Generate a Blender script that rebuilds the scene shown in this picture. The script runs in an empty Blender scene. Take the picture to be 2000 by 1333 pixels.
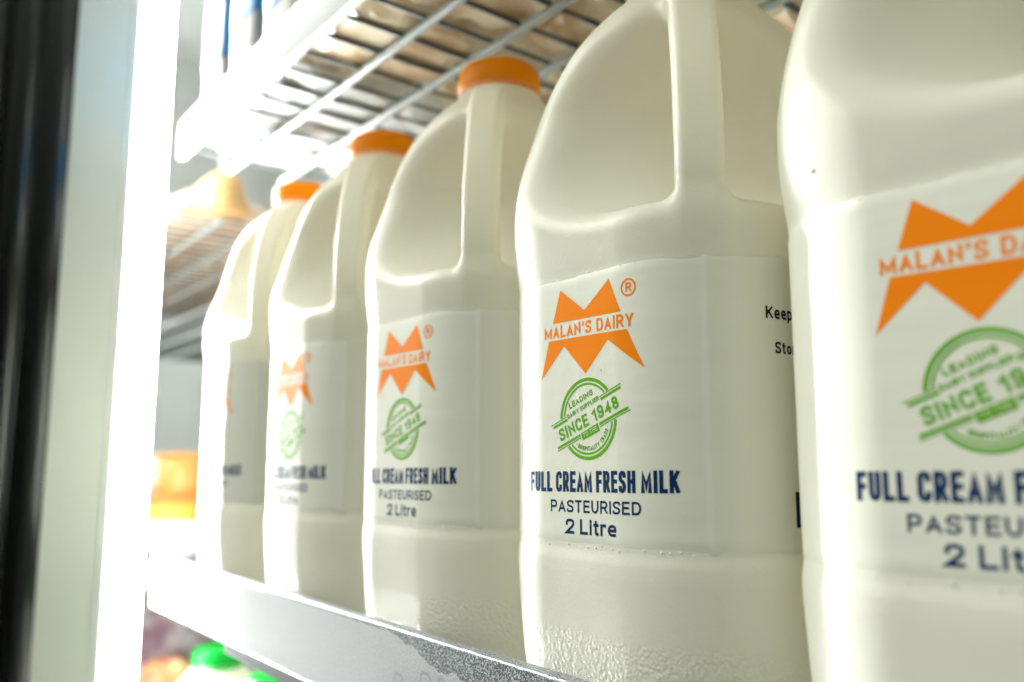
import bpy, bmesh, math, random
import numpy as np
from mathutils import Vector, Matrix, noise
from mathutils.geometry import tessellate_polygon

random.seed(7)
S = 0.108            # one bottle pitch along the shelf, metres
Z0 = 1.20            # camera height
sc = bpy.context.scene
COL = sc.collection

# ------------------------------------------------------------------ camera
PITCH, YAW = math.radians(7.95), math.radians(37.88)
cam_d = bpy.data.cameras.new('camera')
cam = bpy.data.objects.new('camera', cam_d)
COL.objects.link(cam)
cam.location = (0, 0, Z0)
look = Vector((-math.cos(YAW) * math.cos(PITCH), math.sin(YAW) * math.cos(PITCH), math.sin(PITCH)))
cam.rotation_euler = look.to_track_quat('-Z', 'Y').to_euler()
cam_d.sensor_width = 36
cam_d.lens = 1650 / 2000 * 36
cam_d.clip_start, cam_d.clip_end = 0.01, 60
cam_d.dof.use_dof = True
cam_d.dof.focus_distance = 0.252
cam_d.dof.aperture_fstop = 7.0
cam_d.dof.aperture_blades = 0
sc.camera = cam

# ------------------------------------------------------------------ light
world = bpy.data.worlds.new('World')
sc.world = world
world.use_nodes = True
bg = world.node_tree.nodes['Background']
# a shop around the cooler: bright ceiling, dim floor, brighter to the left
wn = world.node_tree.nodes
wtc = wn.new('ShaderNodeTexCoord')
wdot = wn.new('ShaderNodeVectorMath'); wdot.operation = 'DOT_PRODUCT'
wdot.inputs[1].default_value = (-0.5, 0.0, 0.8)
wmap = wn.new('ShaderNodeMapRange'); wmap.interpolation_type = 'SMOOTHSTEP'
wmap.inputs['From Min'].default_value, wmap.inputs['From Max'].default_value = -0.45, 0.95
wmap.inputs['To Min'].default_value, wmap.inputs['To Max'].default_value = 0.06, 1.0
world.node_tree.links.new(wtc.outputs['Generated'], wdot.inputs[0])
world.node_tree.links.new(wdot.outputs['Value'], wmap.inputs['Value'])
world.node_tree.links.new(wmap.outputs['Result'], bg.inputs['Strength'])
bg.inputs['Color'].default_value = (0.93, 1.0, 0.90, 1)

def area(name, loc, aim, sx, sy, watts, col):
    d = bpy.data.lights.new(name, 'AREA')
    d.shape, d.size, d.size_y, d.energy, d.color = 'RECTANGLE', sx, sy, watts, col
    o = bpy.data.objects.new(name, d)
    COL.objects.link(o)
    o.location = loc
    o.rotation_euler = (Vector(aim) - Vector(loc)).to_track_quat('-Z', 'Y').to_euler()
    return o
# the shop's ceiling lights, in front of the open cooler door
area('shop_ceiling_light', (-1.35, -0.75, 2.35), (-0.3, 0.25, 1.25), 1.1, 0.7, 15, (1.0, 0.98, 0.90))
LED_STRENGTH = 150

sc.view_settings.view_transform = 'Standard'
sc.view_settings.look = 'None'
sc.view_settings.gamma = 1
sc.view_settings.use_curve_mapping = False
sc.view_settings.exposure = 0.52
sc.render.engine = 'CYCLES'
sc.cycles.use_denoising = True
sc.cycles.max_bounces = 14
sc.cycles.diffuse_bounces = 8
sc.cycles.glossy_bounces = 4
sc.cycles.transmission_bounces = 8
sc.cycles.sample_clamp_indirect = 12
sc.cycles.caustics_reflective = False
sc.cycles.caustics_refractive = False

# ------------------------------------------------------------------ helpers
def W(X, Y, Z):
    """shelf units (camera at the origin) to metres"""
    return Vector((X * S, Y * S, Z0 + Z * S))

def mat(name, col, rough=0.5, metal=0.0, coat=0.0, spec=0.5):
    m = bpy.data.materials.new(name)
    m.use_nodes = True
    p = m.node_tree.nodes['Principled BSDF']
    p.inputs['Base Color'].default_value = (*col, 1)
    p.inputs['Roughness'].default_value = rough
    p.inputs['Metallic'].default_value = metal
    p.inputs['Coat Weight'].default_value = coat
    p.inputs['Specular IOR Level'].default_value = spec
    return m

def nd(m, t, **kw):
    n = m.node_tree.nodes.new(t)
    for k, v in kw.items():
        setattr(n, k, v)
    return n

def lk(m, a, b):
    m.node_tree.links.new(a, b)

def pr(m):
    return m.node_tree.nodes['Principled BSDF']

def add_bump(m, scale, strength, dist, detail=2.0, kind='noise', coords='Object', stretch=None):
    tc = nd(m, 'ShaderNodeTexCoord')
    src = tc.outputs[coords]
    if stretch:
        mp = nd(m, 'ShaderNodeMapping')
        mp.inputs['Scale'].default_value = stretch
        lk(m, src, mp.inputs['Vector'])
        src = mp.outputs['Vector']
    if kind == 'noise':
        t = nd(m, 'ShaderNodeTexNoise')
        t.inputs['Detail'].default_value = detail
        out = t.outputs['Fac']
    else:
        t = nd(m, 'ShaderNodeTexVoronoi')
        t.feature = 'SMOOTH_F1'
        out = t.outputs['Distance']
    t.inputs['Scale'].default_value = scale
    lk(m, src, t.inputs['Vector'])
    b = nd(m, 'ShaderNodeBump')
    b.inputs['Strength'].default_value = strength
    b.inputs['Distance'].default_value = dist
    lk(m, out, b.inputs['Height'])
    lk(m, b.outputs['Normal'], pr(m).inputs['Normal'])
    return b

def vary(m, col_a, col_b, scale, lo=0.35, hi=0.65, detail=4.0):
    tc = nd(m, 'ShaderNodeTexCoord')
    t = nd(m, 'ShaderNodeTexNoise')
    t.inputs['Scale'].default_value = scale
    t.inputs['Detail'].default_value = detail
    lk(m, tc.outputs['Object'], t.inputs['Vector'])
    r = nd(m, 'ShaderNodeValToRGB')
    r.color_ramp.elements[0].position, r.color_ramp.elements[1].position = lo, hi
    r.color_ramp.elements[0].color = (*col_a, 1)
    r.color_ramp.elements[1].color = (*col_b, 1)
    lk(m, t.outputs['Fac'], r.inputs['Fac'])
    lk(m, r.outputs['Color'], pr(m).inputs['Base Color'])

def obj(name, bm, m, parent=None, smooth=True):
    me = bpy.data.meshes.new(name)
    if isinstance(bm, bmesh.types.BMesh):
        if smooth:
            for f in bm.faces:
                f.smooth = True
        bm.to_mesh(me)
        bm.free()
    else:
        me = bm
    if not me.materials:
        me.materials.append(m)
    o = bpy.data.objects.new(name, me)
    COL.objects.link(o)
    if parent:
        o.parent = parent
    return o

def tag(o, label, cat=None, group=None, kind=None):
    o['label'] = label
    if cat: o['category'] = cat
    if group: o['group'] = group
    if kind: o['kind'] = kind
    return o

def thing(name, label, cat, loc=(0, 0, 0), group=None):
    o = bpy.data.objects.new(name, None)
    o.empty_display_size = 0.02
    COL.objects.link(o)
    o.location = loc
    return tag(o, label, cat, group)

def box(bm, lo, hi, bev=0.0, seg=2):
    lo, hi = Vector(lo), Vector(hi)
    g = bmesh.ops.create_cube(bm, size=1)
    vs = g['verts']
    for v in vs:
        v.co = Vector(((lo[i] + hi[i]) / 2 + v.co[i] * (hi[i] - lo[i]) for i in range(3)))
    if bev:
        es = list({e for v in vs for e in v.link_edges})
        bmesh.ops.bevel(bm, geom=es, offset=bev, segments=seg, affect='EDGES', profile=0.6)

def rod(bm, a, b, r, seg=12, cap=True):
    a, b = Vector(a), Vector(b)
    d = b - a
    q = d.to_track_quat('Z', 'Y')
    rings = []
    stops = [(0, 0.55), (0.4 * r, 0.9), (r, 1), (d.length - r, 1), (d.length - 0.4 * r, 0.9), (d.length, 0.55)] if cap else [(0, 1), (d.length, 1)]
    for (t, k) in stops:
        rings.append([bm.verts.new(a + q @ Vector((r * k * math.cos(2 * math.pi * i / seg), r * k * math.sin(2 * math.pi * i / seg), t))) for i in range(seg)])
    for r0, r1 in zip(rings, rings[1:]):
        for i in range(seg):
            bm.faces.new((r0[i], r0[(i + 1) % seg], r1[(i + 1) % seg], r1[i]))
    bm.faces.new(list(reversed(rings[0])))
    bm.faces.new(rings[-1])

def lathe(bm, prof, seg=64, rfun=None):
    """prof: (radius, z) list, from bottom to top"""
    rings = []
    for k, (r, z) in enumerate(prof):
        if r < 1e-7:
            rings.append([bm.verts.new((0, 0, z))])
        else:
            ring = []
            for i in range(seg):
                a = 2 * math.pi * i / seg
                rr = r * (rfun(k, a) if rfun else 1)
                ring.append(bm.verts.new((rr * math.cos(a), rr * math.sin(a), z)))
            rings.append(ring)
    for r0, r1 in zip(rings, rings[1:]):
        for i in range(seg):
            j = (i + 1) % seg
            if len(r0) == 1:
                bm.faces.new((r0[0], r1[j], r1[i]))
            elif len(r1) == 1:
                bm.faces.new((r0[i], r0[j], r1[0]))
            else:
                bm.faces.new((r0[i], r0[j], r1[j], r1[i]))

def prism(bm, poly, z0, z1):
    """poly: (x, y) counter-clockwise, extruded along z"""
    lo = [bm.verts.new((x, y, z0)) for x, y in poly]
    hi = [bm.verts.new((x, y, z1)) for x, y in poly]
    n = len(poly)
    for i in range(n):
        j = (i + 1) % n
        bm.faces.new((lo[i], lo[j], hi[j], hi[i]))
    bm.faces.new(list(reversed(lo)))
    bm.faces.new(hi)

# ------------------------------------------------------------------ materials
def milk_mat(name, col, rough, pebbles):
    m = mat(name, col, rough, spec=0.5)
    tc = nd(m, 'ShaderNodeTexCoord')
    # fine orange peel of blown plastic
    n1 = nd(m, 'ShaderNodeTexNoise')
    n1.inputs['Scale'].default_value = 900
    n1.inputs['Detail'].default_value = 2
    lk(m, tc.outputs['Object'], n1.inputs['Vector'])
    b1 = nd(m, 'ShaderNodeBump')
    b1.inputs['Strength'].default_value = 0.35
    b1.inputs['Distance'].default_value = 0.00022
    lk(m, n1.outputs['Fac'], b1.inputs['Height'])
    # slow waviness of the wall
    n2 = nd(m, 'ShaderNodeTexNoise')
    n2.inputs['Scale'].default_value = 28
    n2.inputs['Detail'].default_value = 1
    lk(m, tc.outputs['Object'], n2.inputs['Vector'])
    b2 = nd(m, 'ShaderNodeBump')
    b2.inputs['Strength'].default_value = 0.35
    b2.inputs['Distance'].default_value = 0.003
    lk(m, n2.outputs['Fac'], b2.inputs['Height'])
    lk(m, b1.outputs['Normal'], b2.inputs['Normal'])
    last = b2
    if pebbles:
        v = nd(m, 'ShaderNodeTexVoronoi')
        v.feature = 'SMOOTH_F1'
        v.inputs['Scale'].default_value = 860
        v.inputs['Smoothness'].default_value = 0.45
        wn = nd(m, 'ShaderNodeTexNoise')
        wn.inputs['Scale'].default_value = 300
        mixv = nd(m, 'ShaderNodeMix', data_type='VECTOR')
        mixv.inputs['Factor'].default_value = 0.0004
        lk(m, tc.outputs['Object'], wn.inputs['Vector'])
        lk(m, tc.outputs['Object'], mixv.inputs['A'])
        lk(m, wn.outputs['Color'], mixv.inputs['B'])
        lk(m, mixv.outputs['Result'], v.inputs['Vector'])
        sx = nd(m, 'ShaderNodeSeparateXYZ')
        lk(m, tc.outputs['Object'], sx.inputs['Vector'])
        mr = nd(m, 'ShaderNodeMapRange')          # only the moulded band round the base is pebbled
        mr.inputs['From Min'].default_value = 0.330 * S
        mr.inputs['From Max'].default_value = 0.300 * S
        lk(m, sx.outputs['Z'], mr.inputs['Value'])
        b3 = nd(m, 'ShaderNodeBump', invert=True)
        b3.inputs['Distance'].default_value = 0.00038
        mul = nd(m, 'ShaderNodeMath', operation='MULTIPLY')
        mul.inputs[1].default_value = 0.75
        lk(m, mr.outputs['Result'], mul.inputs[0])
        lk(m, mul.outputs[0], b3.inputs['Strength'])
        lk(m, v.outputs['Distance'], b3.inputs['Height'])
        lk(m, b2.outputs['Normal'], b3.inputs['Normal'])
        last = b3
    lk(m, last.outputs['Normal'], pr(m).inputs['Normal'])
    # thin plastic lets some light through
    tr = nd(m, 'ShaderNodeBsdfTranslucent')
    tr.inputs['Color'].default_value = (0.98, 0.955, 0.85, 1)
    mx = nd(m, 'ShaderNodeMixShader')
    sz = nd(m, 'ShaderNodeSeparateXYZ')
    lk(m, tc.outputs['Object'], sz.inputs['Vector'])
    lev = nd(m, 'ShaderNodeMapRange')             # filled with milk up to here, empty above
    lev.inputs['From Min'].default_value = (0.30 + 0.78) * S
    lev.inputs['From Max'].default_value = (1.20 + 0.78) * S
    lev.inputs['To Min'].default_value = 0.25
    lev.inputs['To Max'].default_value = 0.42
    lk(m, sz.outputs['Z'], lev.inputs['Value'])
    lk(m, lev.outputs['Result'], mx.inputs['Fac'])
    lk(m, pr(m).outputs['BSDF'], mx.inputs[1])
    lk(m, tr.outputs['BSDF'], mx.inputs[2])
    lk(m, mx.outputs['Shader'], m.node_tree.nodes['Material Output'].inputs['Surface'])
    return m

M_BODY = milk_mat('milk_bottle_plastic', (0.89, 0.88, 0.785), 0.36, True)

def label_mat():
    m = mat('shrink_sleeve', (0.80, 0.793, 0.69), 0.28, spec=0.5)
    tc = nd(m, 'ShaderNodeTexCoord')
    mp = nd(m, 'ShaderNodeMapping')
    mp.inputs['Scale'].default_value = (9, 9, 48)
    lk(m, tc.outputs['Object'], mp.inputs['Vector'])
    n = nd(m, 'ShaderNodeTexNoise')
    n.inputs['Scale'].default_value = 1.0
    n.inputs['Detail'].default_value = 3
    lk(m, mp.outputs['Vector'], n.inputs['Vector'])
    b = nd(m, 'ShaderNodeBump')
    b.inputs['Strength'].default_value = 0.22
    b.inputs['Distance'].default_value = 0.0035
    lk(m, n.outputs['Fac'], b.inputs['Height'])
    n2 = nd(m, 'ShaderNodeTexNoise')
    n2.inputs['Scale'].default_value = 420
    n2.inputs['Detail'].default_value = 1
    lk(m, tc.outputs['Object'], n2.inputs['Vector'])
    b2 = nd(m, 'ShaderNodeBump')
    b2.inputs['Strength'].default_value = 0.12
    b2.inputs['Distance'].default_value = 0.0003
    lk(m, n2.outputs['Fac'], b2.inputs['Height'])
    lk(m, b.outputs['Normal'], b2.inputs['Normal'])
    lk(m, b2.outputs['Normal'], pr(m).inputs['Normal'])
    return m
M_LABEL = label_mat()

def ink(name, col):
    m = mat(name, col, 0.34, spec=0.10)
    add_bump(m, 1.0, 0.22, 0.0035, 3, stretch=(9, 9, 48))
    return m
M_ORANGE = ink('orange_ink', (0.97, 0.245, 0.0))
M_GREEN = ink('green_ink', (0.12, 0.40, 0.0))
M_GREENPALE = ink('pale_knockout_ink', (0.62, 0.74, 0.42))
M_NAVY = ink('navy_ink', (0.003, 0.030, 0.11))
M_BLACK = ink('black_ink', (0.008, 0.012, 0.03))
def cap_mat(name, col):
    m = mat(name, col, 0.34, spec=0.35)
    add_bump(m, 500, 0.15, 0.0003)
    tr = nd(m, 'ShaderNodeBsdfTranslucent')
    tr.inputs['Color'].default_value = (col[0], min(1, col[1] * 1.25), col[2], 1)
    mx = nd(m, 'ShaderNodeMixShader')
    mx.inputs['Fac'].default_value = 0.5
    lk(m, pr(m).outputs['BSDF'], mx.inputs[1])
    lk(m, tr.outputs['BSDF'], mx.inputs[2])
    lk(m, mx.outputs['Shader'], m.node_tree.nodes['Material Output'].inputs['Surface'])
    return m
M_CAP = cap_mat('orange_cap_plastic', (1.0, 0.40, 0.0))
M_GREENCAP = cap_mat('green_cap_plastic', (0.0, 0.36, 0.045))

# ------------------------------------------------------------------ bottle as a distance field
ZB, ZT = -0.78, 1.57
CZ = np.array([-0.80, -0.76, -0.67, -0.57, -0.47, -0.36, -0.305, -0.270, -0.240, 0.530, 0.57, 0.62, 0.70, 0.80, 0.90, 1.00, 1.10, 1.20, 1.30, 1.378, 1.43, 1.47, 1.50, 1.53, 1.70])
CC = np.array([0.475, 0.487, 0.506, 0.522, 0.531, 0.5375, 0.5405, 0.5398, 0.5342, 0.5342, 0.540, 0.546, 0.552, 0.550, 0.533, 0.508, 0.475, 0.430, 0.370, 0.305, 0.252, 0.205, 0.176, 0.168, 0.168])
KZ = np.array([-0.8, 0.6, 0.8, 1.0, 1.2, 1.35, 1.5, 1.7])
KK = np.array([0.69, 0.69, 0.70, 0.74, 0.82, 0.92, 1.0, 1.0])
zz = np.linspace(-0.9, 1.75, 1060)
_c = np.interp(zz, CZ, CC)
_k = np.interp(zz, KZ, KK)
def _sm(a, n):
    ker = np.hanning(n + 2)[1:-1]
    ker /= ker.sum()
    return np.convolve(np.pad(a, n // 2, mode='edge'), ker, 'valid')[:len(a)]
_mask = np.clip((zz - 0.60) / 0.1, 0, 1)
_c = _sm(_c, 9) * (1 - _mask) + _sm(_c, 55) * _mask
_k = _sm(_k, 61)
_a = _c / (1.41421 - 0.41421 * _k)

def smin(a, b, k):
    h = np.clip(0.5 + 0.5 * (b - a) / k, 0, 1)
    return b * (1 - h) + a * h - k * h * (1 - h)

def smax(a, b, k):
    return -smin(-a, -b, k)

HW = np.array([0.35, 0.445, 0.490, 0.490, 0.466, 0.420, 0.355, 0.265, 0.10])
HZ = np.array([0.36, 0.56, 0.75, 0.92, 1.07, 1.205, 1.320, 1.395, 1.435])
# densify the handle's centre line
_t = np.linspace(0, len(HW) - 1, 33)
def _spl(v):
    out = []
    for t in _t:
        i = min(int(t), len(v) - 2); f = t - i
        p0, p1, p2, p3 = v[max(i - 1, 0)], v[i], v[i + 1], v[min(i + 2, len(v) - 1)]
        out.append(0.5 * (2 * p1 + (p2 - p0) * f + (2 * p0 - 5 * p1 + 4 * p2 - p3) * f * f + (3 * p1 - p0 - 3 * p2 + p3) * f ** 3))
    return np.array(out)
HWd, HZd = _spl(HW), _spl(HZ)

def f_handle(x, y, z):
    w = (x - y) * 0.70711
    v = (x + y) * 0.70711
    d = np.full(np.shape(w), 9.0)
    for i in range(len(HWd) - 1):
        ax, az, bx, bz = HWd[i], HZd[i], HWd[i + 1], HZd[i + 1]
        ex, ez = bx - ax, bz - az
        t = np.clip(((w - ax) * ex + (z - az) * ez) / (ex * ex + ez * ez), 0, 1)
        d = np.minimum(d, (w - ax - t * ex) ** 2 + (z - az - t * ez) ** 2)
    d = np.sqrt(d)
    qx, qy = d - (0.062 - 0.024), np.abs(v) - (0.063 - 0.024)
    return np.hypot(np.maximum(qx, 0), np.maximum(qy, 0)) + np.minimum(np.maximum(qx, qy), 0) - 0.024

def f_body(x, y, z):
    a = np.interp(z, zz, _a)
    r = a * np.interp(z, zz, _k)
    qx, qy = np.abs(x) - (a - r), np.abs(y) - (a - r)
    e = np.hypot(np.maximum(qx, 0), np.maximum(qy, 0)) + np.minimum(np.maximum(qx, qy), 0) - r
    e = smax(e, ZB - z, 0.07)
    e = smax(e, z - ZT, 0.01)
    # mould ring under the neck
    w = (x - y) * 0.70711
    # the finger hollow: everything outside w0 between the two heights
    w0 = 0.115 + 0.05 * np.clip((z - 1.1) / 0.3, 0, 1)
    rr = 0.325
    zc, hz = (0.685 + 1.350) / 2, (1.350 - 0.685) / 2
    cx = (w0 + rr) - w
    cz = np.abs(z - zc) - (hz - rr)
    cut = np.hypot(np.maximum(cx, 0), np.maximum(cz, 0)) + np.minimum(np.maximum(cx, cz), 0) - rr
    return smax(e, -cut, 0.075 + 0.06 * np.clip((z - 0.80) / 0.25, 0, 1))

def f_all(x, y, z):
    return smin(f_body(x, y, z), f_handle(x, y, z), 0.05)

def surface_net(fun, lo, hi, h):
    ax = [np.arange(lo[i], hi[i] + h, h, dtype=np.float32) for i in range(3)]
    F = np.empty([len(a) for a in ax], dtype=np.float32)
    X, Y = np.meshgrid(ax[0], ax[1], indexing='ij')
    for k, z in enumerate(ax[2]):
        F[:, :, k] = fun(X, Y, np.full_like(X, z))
    ins = F < 0
    nx, ny, nz = F.shape
    cs = np.zeros((nx - 1, ny - 1, nz - 1), dtype=np.int8)
    for dx in (0, 1):
        for dy in (0, 1):
            for dz in (0, 1):
                cs += ins[dx:nx - 1 + dx, dy:ny - 1 + dy, dz:nz - 1 + dz]
    act = (cs > 0) & (cs < 8)
    ci = np.argwhere(act)
    idx = np.full(act.shape, -1, dtype=np.int64)
    idx[act] = np.arange(len(ci))
    P = np.zeros((len(ci), 3)); N = np.zeros(len(ci))
    corners = [(a, b, c) for a in (0, 1) for b in (0, 1) for c in (0, 1)]
    for a in corners:
        for d in range(3):
            if a[d] == 1:
                continue
            b = list(a); b[d] = 1
            fa = F[ci[:, 0] + a[0], ci[:, 1] + a[1], ci[:, 2] + a[2]]
            fb = F[ci[:, 0] + b[0], ci[:, 1] + b[1], ci[:, 2] + b[2]]
            m = (fa < 0) != (fb < 0)
            t = np.zeros(len(ci)); t[m] = fa[m] / (fa[m] - fb[m])
            q = np.array(a, float)[None, :].repeat(len(ci), 0)
            q[:, d] += t
            P[m] += q[m]; N[m] += 1
    P = (P / N[:, None] + ci) * h + np.array(lo)
    quads = []
    for d in range(3):
        sl0 = [slice(None)] * 3; sl1 = [slice(None)] * 3
        sl0[d] = slice(0, F.shape[d] - 1); sl1[d] = slice(1, F.shape[d])
        ch = ins[tuple(sl0)] != ins[tuple(sl1)]
        e = np.argwhere(ch)
        u, v = (d + 1) % 3, (d + 2) % 3
        e = e[(e[:, u] > 0) & (e[:, v] > 0) & (e[:, u] < F.shape[u] - 1) & (e[:, v] < F.shape[v] - 1)]
        def cell(du, dv):
            c = e.copy(); c[:, u] += du; c[:, v] += dv
            return idx[c[:, 0], c[:, 1], c[:, 2]]
        q = np.stack([cell(-1, -1), cell(0, -1), cell(0, 0), cell(-1, 0)], 1)
        flip = ~ins[e[:, 0], e[:, 1], e[:, 2]]
        q[flip] = q[flip][:, ::-1]
        quads.append(q)
    return P, np.concatenate(quads)

def grad(fun, P, e=0.002):
    g = np.zeros_like(P)
    for d in range(3):
        o = np.zeros(3); o[d] = e
        A, B = P + o, P - o
        g[:, d] = (fun(A[:, 0], A[:, 1], A[:, 2]) - fun(B[:, 0], B[:, 1], B[:, 2])) / (2 * e)
    return g

def net_mesh(name, P, Q, Nn):
    used = np.unique(Q)
    re = np.full(len(P), -1); re[used] = np.arange(len(used))
    V = P[used].copy()
    V[:, 2] -= ZB                       # the bottle's origin is at its foot
    V *= S
    me = bpy.data.meshes.new(name)
    me.from_pydata(V.tolist(), [], re[Q].tolist())
    me.update()
    me.shade_smooth()
    me.normals_split_custom_set_from_vertices(Nn[used].tolist())
    return me

P, Q = surface_net(f_all, (-0.62, -0.62, -0.84), (0.62, 0.62, 1.64), 0.0105)
for _ in range(3):
    G = grad(f_all, P)
    f = f_all(P[:, 0], P[:, 1], P[:, 2])
    g2 = np.maximum((G ** 2).sum(1), 0.05)
    step = np.clip(f / g2, -0.006, 0.006)
    P = P - G * step[:, None]
G = grad(f_all, P)
NN = G / np.maximum(np.linalg.norm(G, axis=1), 1e-6)[:, None]
qc = P[Q].mean(1)
is_h = (f_handle(qc[:, 0], qc[:, 1], qc[:, 2]) < f_body(qc[:, 0], qc[:, 1], qc[:, 2])) & (qc[:, 2] > 0.6)
ME_BODY = net_mesh('body', P, Q[~is_h], NN)
ME_HANDLE = net_mesh('handle', P, Q[is_h], NN)
ME_BODY.materials.append(M_BODY)
ME_HANDLE.materials.append(M_BODY)

# ------------------------------------------------------------------ cap
def cap_mesh(name, m):
    bm = bmesh.new()
    r = 0.175
    prof = [(0.150, 1.515), (r - 0.002, 1.515), (r, 1.518), (r, 1.533), (r - 0.005, 1.536), (r - 0.005, 1.541), (r - 0.001, 1.545), (r, 1.55),
            (r - 0.001, 1.600), (r - 0.003, 1.618), (r - 0.010, 1.634), (r - 0.022, 1.645), (r - 0.040, 1.651), (0.09, 1.655), (0, 1.655)]
    lathe(bm, [(a * S, (b - ZB) * S) for a, b in prof], 240,
          lambda k, a: 1 + (0.008 * (math.sin(60 * a)) if 7 <= k <= 8 else 0))
    me = bpy.data.meshes.new(name)
    for f in bm.faces:
        f.smooth = True
    bm.to_mesh(me); bm.free()
    me.materials.append(m)
    return me
ME_CAP = cap_mesh('cap', M_CAP)
ME_GREENCAP = cap_mesh('cap', M_GREENCAP)

# ------------------------------------------------------------------ label: a sleeve round the body and the print on it
LA, LR = 0.4758, 0.33
LF = LA - LR
QUART = LF + LR * math.pi / 4        # arc length from the middle of a face to its corner

def on_label(s, z, off=0.0):
    side = 0
    per = 2 * (LF + LR * math.pi / 2 + LF) / 2
    full = 2 * LF + LR * math.pi / 2   # one face with its corner
    # bring s to the face it belongs to
    k = math.floor((s + full / 2) / full)
    t = s - k * full
    R = LR + off
    if abs(t) <= LF:
        x, y = t, -(LA + off)
    else:
        a = (abs(t) - LF) / LR
        x = math.copysign(LF + R * math.sin(a), t)
        y = -(LF + R * math.cos(a))
    ca, sa = [(1, 0), (0, 1), (-1, 0), (0, -1)][k % 4]
    return Vector((x * ca - y * sa, x * sa + y * ca, z - ZB)) * S

FULL = 4 * (2 * LF + LR * math.pi / 2)
ztop = lambda s: 0.522 + 0.006 * math.sin(2 * math.pi * s / FULL + 0.4) + 0.001 * math.sin(31 * s)
zbot = lambda s: -0.238 + 0.005 * math.sin(2 * math.pi * s / FULL * 2 + 1.0) + 0.001 * math.sin(27 * s)
def film_off(s, z):
    """how far the shrunk film lies off the bottle wall"""
    t = (z - zbot(s)) / (ztop(s) - zbot(s))
    edge = max(0, min(t, 1 - t))
    off = 0.0008 * noise.noise((s * 9, z * 22, 1.3)) * max(0, 1 - edge * 9) + 0.0005 * noise.noise((s * 6, z * 7, 0.0))
    off -= 0.004 * max(0, 1 - edge * 40) ** 2
    c = (s - QUART - 0.005) / 0.011          # the crease where the sleeve is drawn over the handle corner
    off += 0.0035 * math.exp(-c * c) * (0.7 + 0.3 * noise.noise((0, z * 9, 2)))
    return off
def sleeve():
    bm = bmesh.new()
    n = 520
    rows = []
    for j in range(0, 41):
        row = []
        for i in range(n):
            s = FULL * i / n
            t = j / 40
            z = zbot(s) * (1 - t) + ztop(s) * t
            off = film_off(s, z)
            row.append(bm.verts.new(on_label(s, z, off)))
        rows.append(row)
    for a, b in zip(rows, rows[1:]):
        for i in range(n):
            bm.faces.new((a[i], a[(i + 1) % n], b[(i + 1) % n], b[i]))
    # turned-in edges so the film has a thickness
    for row, flip in ((rows[0], True), (rows[-1], False)):
        break
        inn = []
        for i, v in enumerate(row):
            p = v.co.copy(); d = Vector((p.x, p.y, 0)).normalized()
            inn.append(bm.verts.new(p - d * 0.0012))
        for i in range(n):
            q = (row[i], row[(i + 1) % n], inn[(i + 1) % n], inn[i])
            bm.faces.new(tuple(reversed(q)) if flip else q)
    return bm

def mesh_of(name, bm, m):
    me = bpy.data.meshes.new(name)
    for f in bm.faces:
        f.smooth = True
    bm.normal_update()
    bm.to_mesh(me); bm.free()
    me.materials.append(m)
    return me
ME_LABEL = mesh_of('label', sleeve(), M_LABEL)

def beads():
    bm = bmesh.new()
    rb_ = random.Random(21)
    spots = []
    s = -0.30
    while s < 0.34:
        s += rb_.uniform(0.018, 0.055)
        spots.append((s, zbot(s) + rb_.uniform(-0.004, 0.004), rb_.uniform(0.0013, 0.0028)))
    s = -0.26
    while s < 0.30:
        s += rb_.uniform(0.03, 0.09)
        spots.append((s, ztop(s) - 0.004 + rb_.uniform(-0.008, 0.004), rb_.uniform(0.0012, 0.0024)))
    for s, z, r in spots:
        c = on_label(s, z, 0.0005)
        mtx = Matrix.Translation(c) @ Matrix.Scale(r * S, 4)
        bmesh.ops.create_icosphere(bm, subdivisions=2, radius=1.0, matrix=mtx)
    return bm
M_BEAD = mat('water_bead', (0.9, 0.9, 0.86), 0.06, spec=0.8)
ME_BEADS = mesh_of('bead_row', beads(), M_BEAD)

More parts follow.
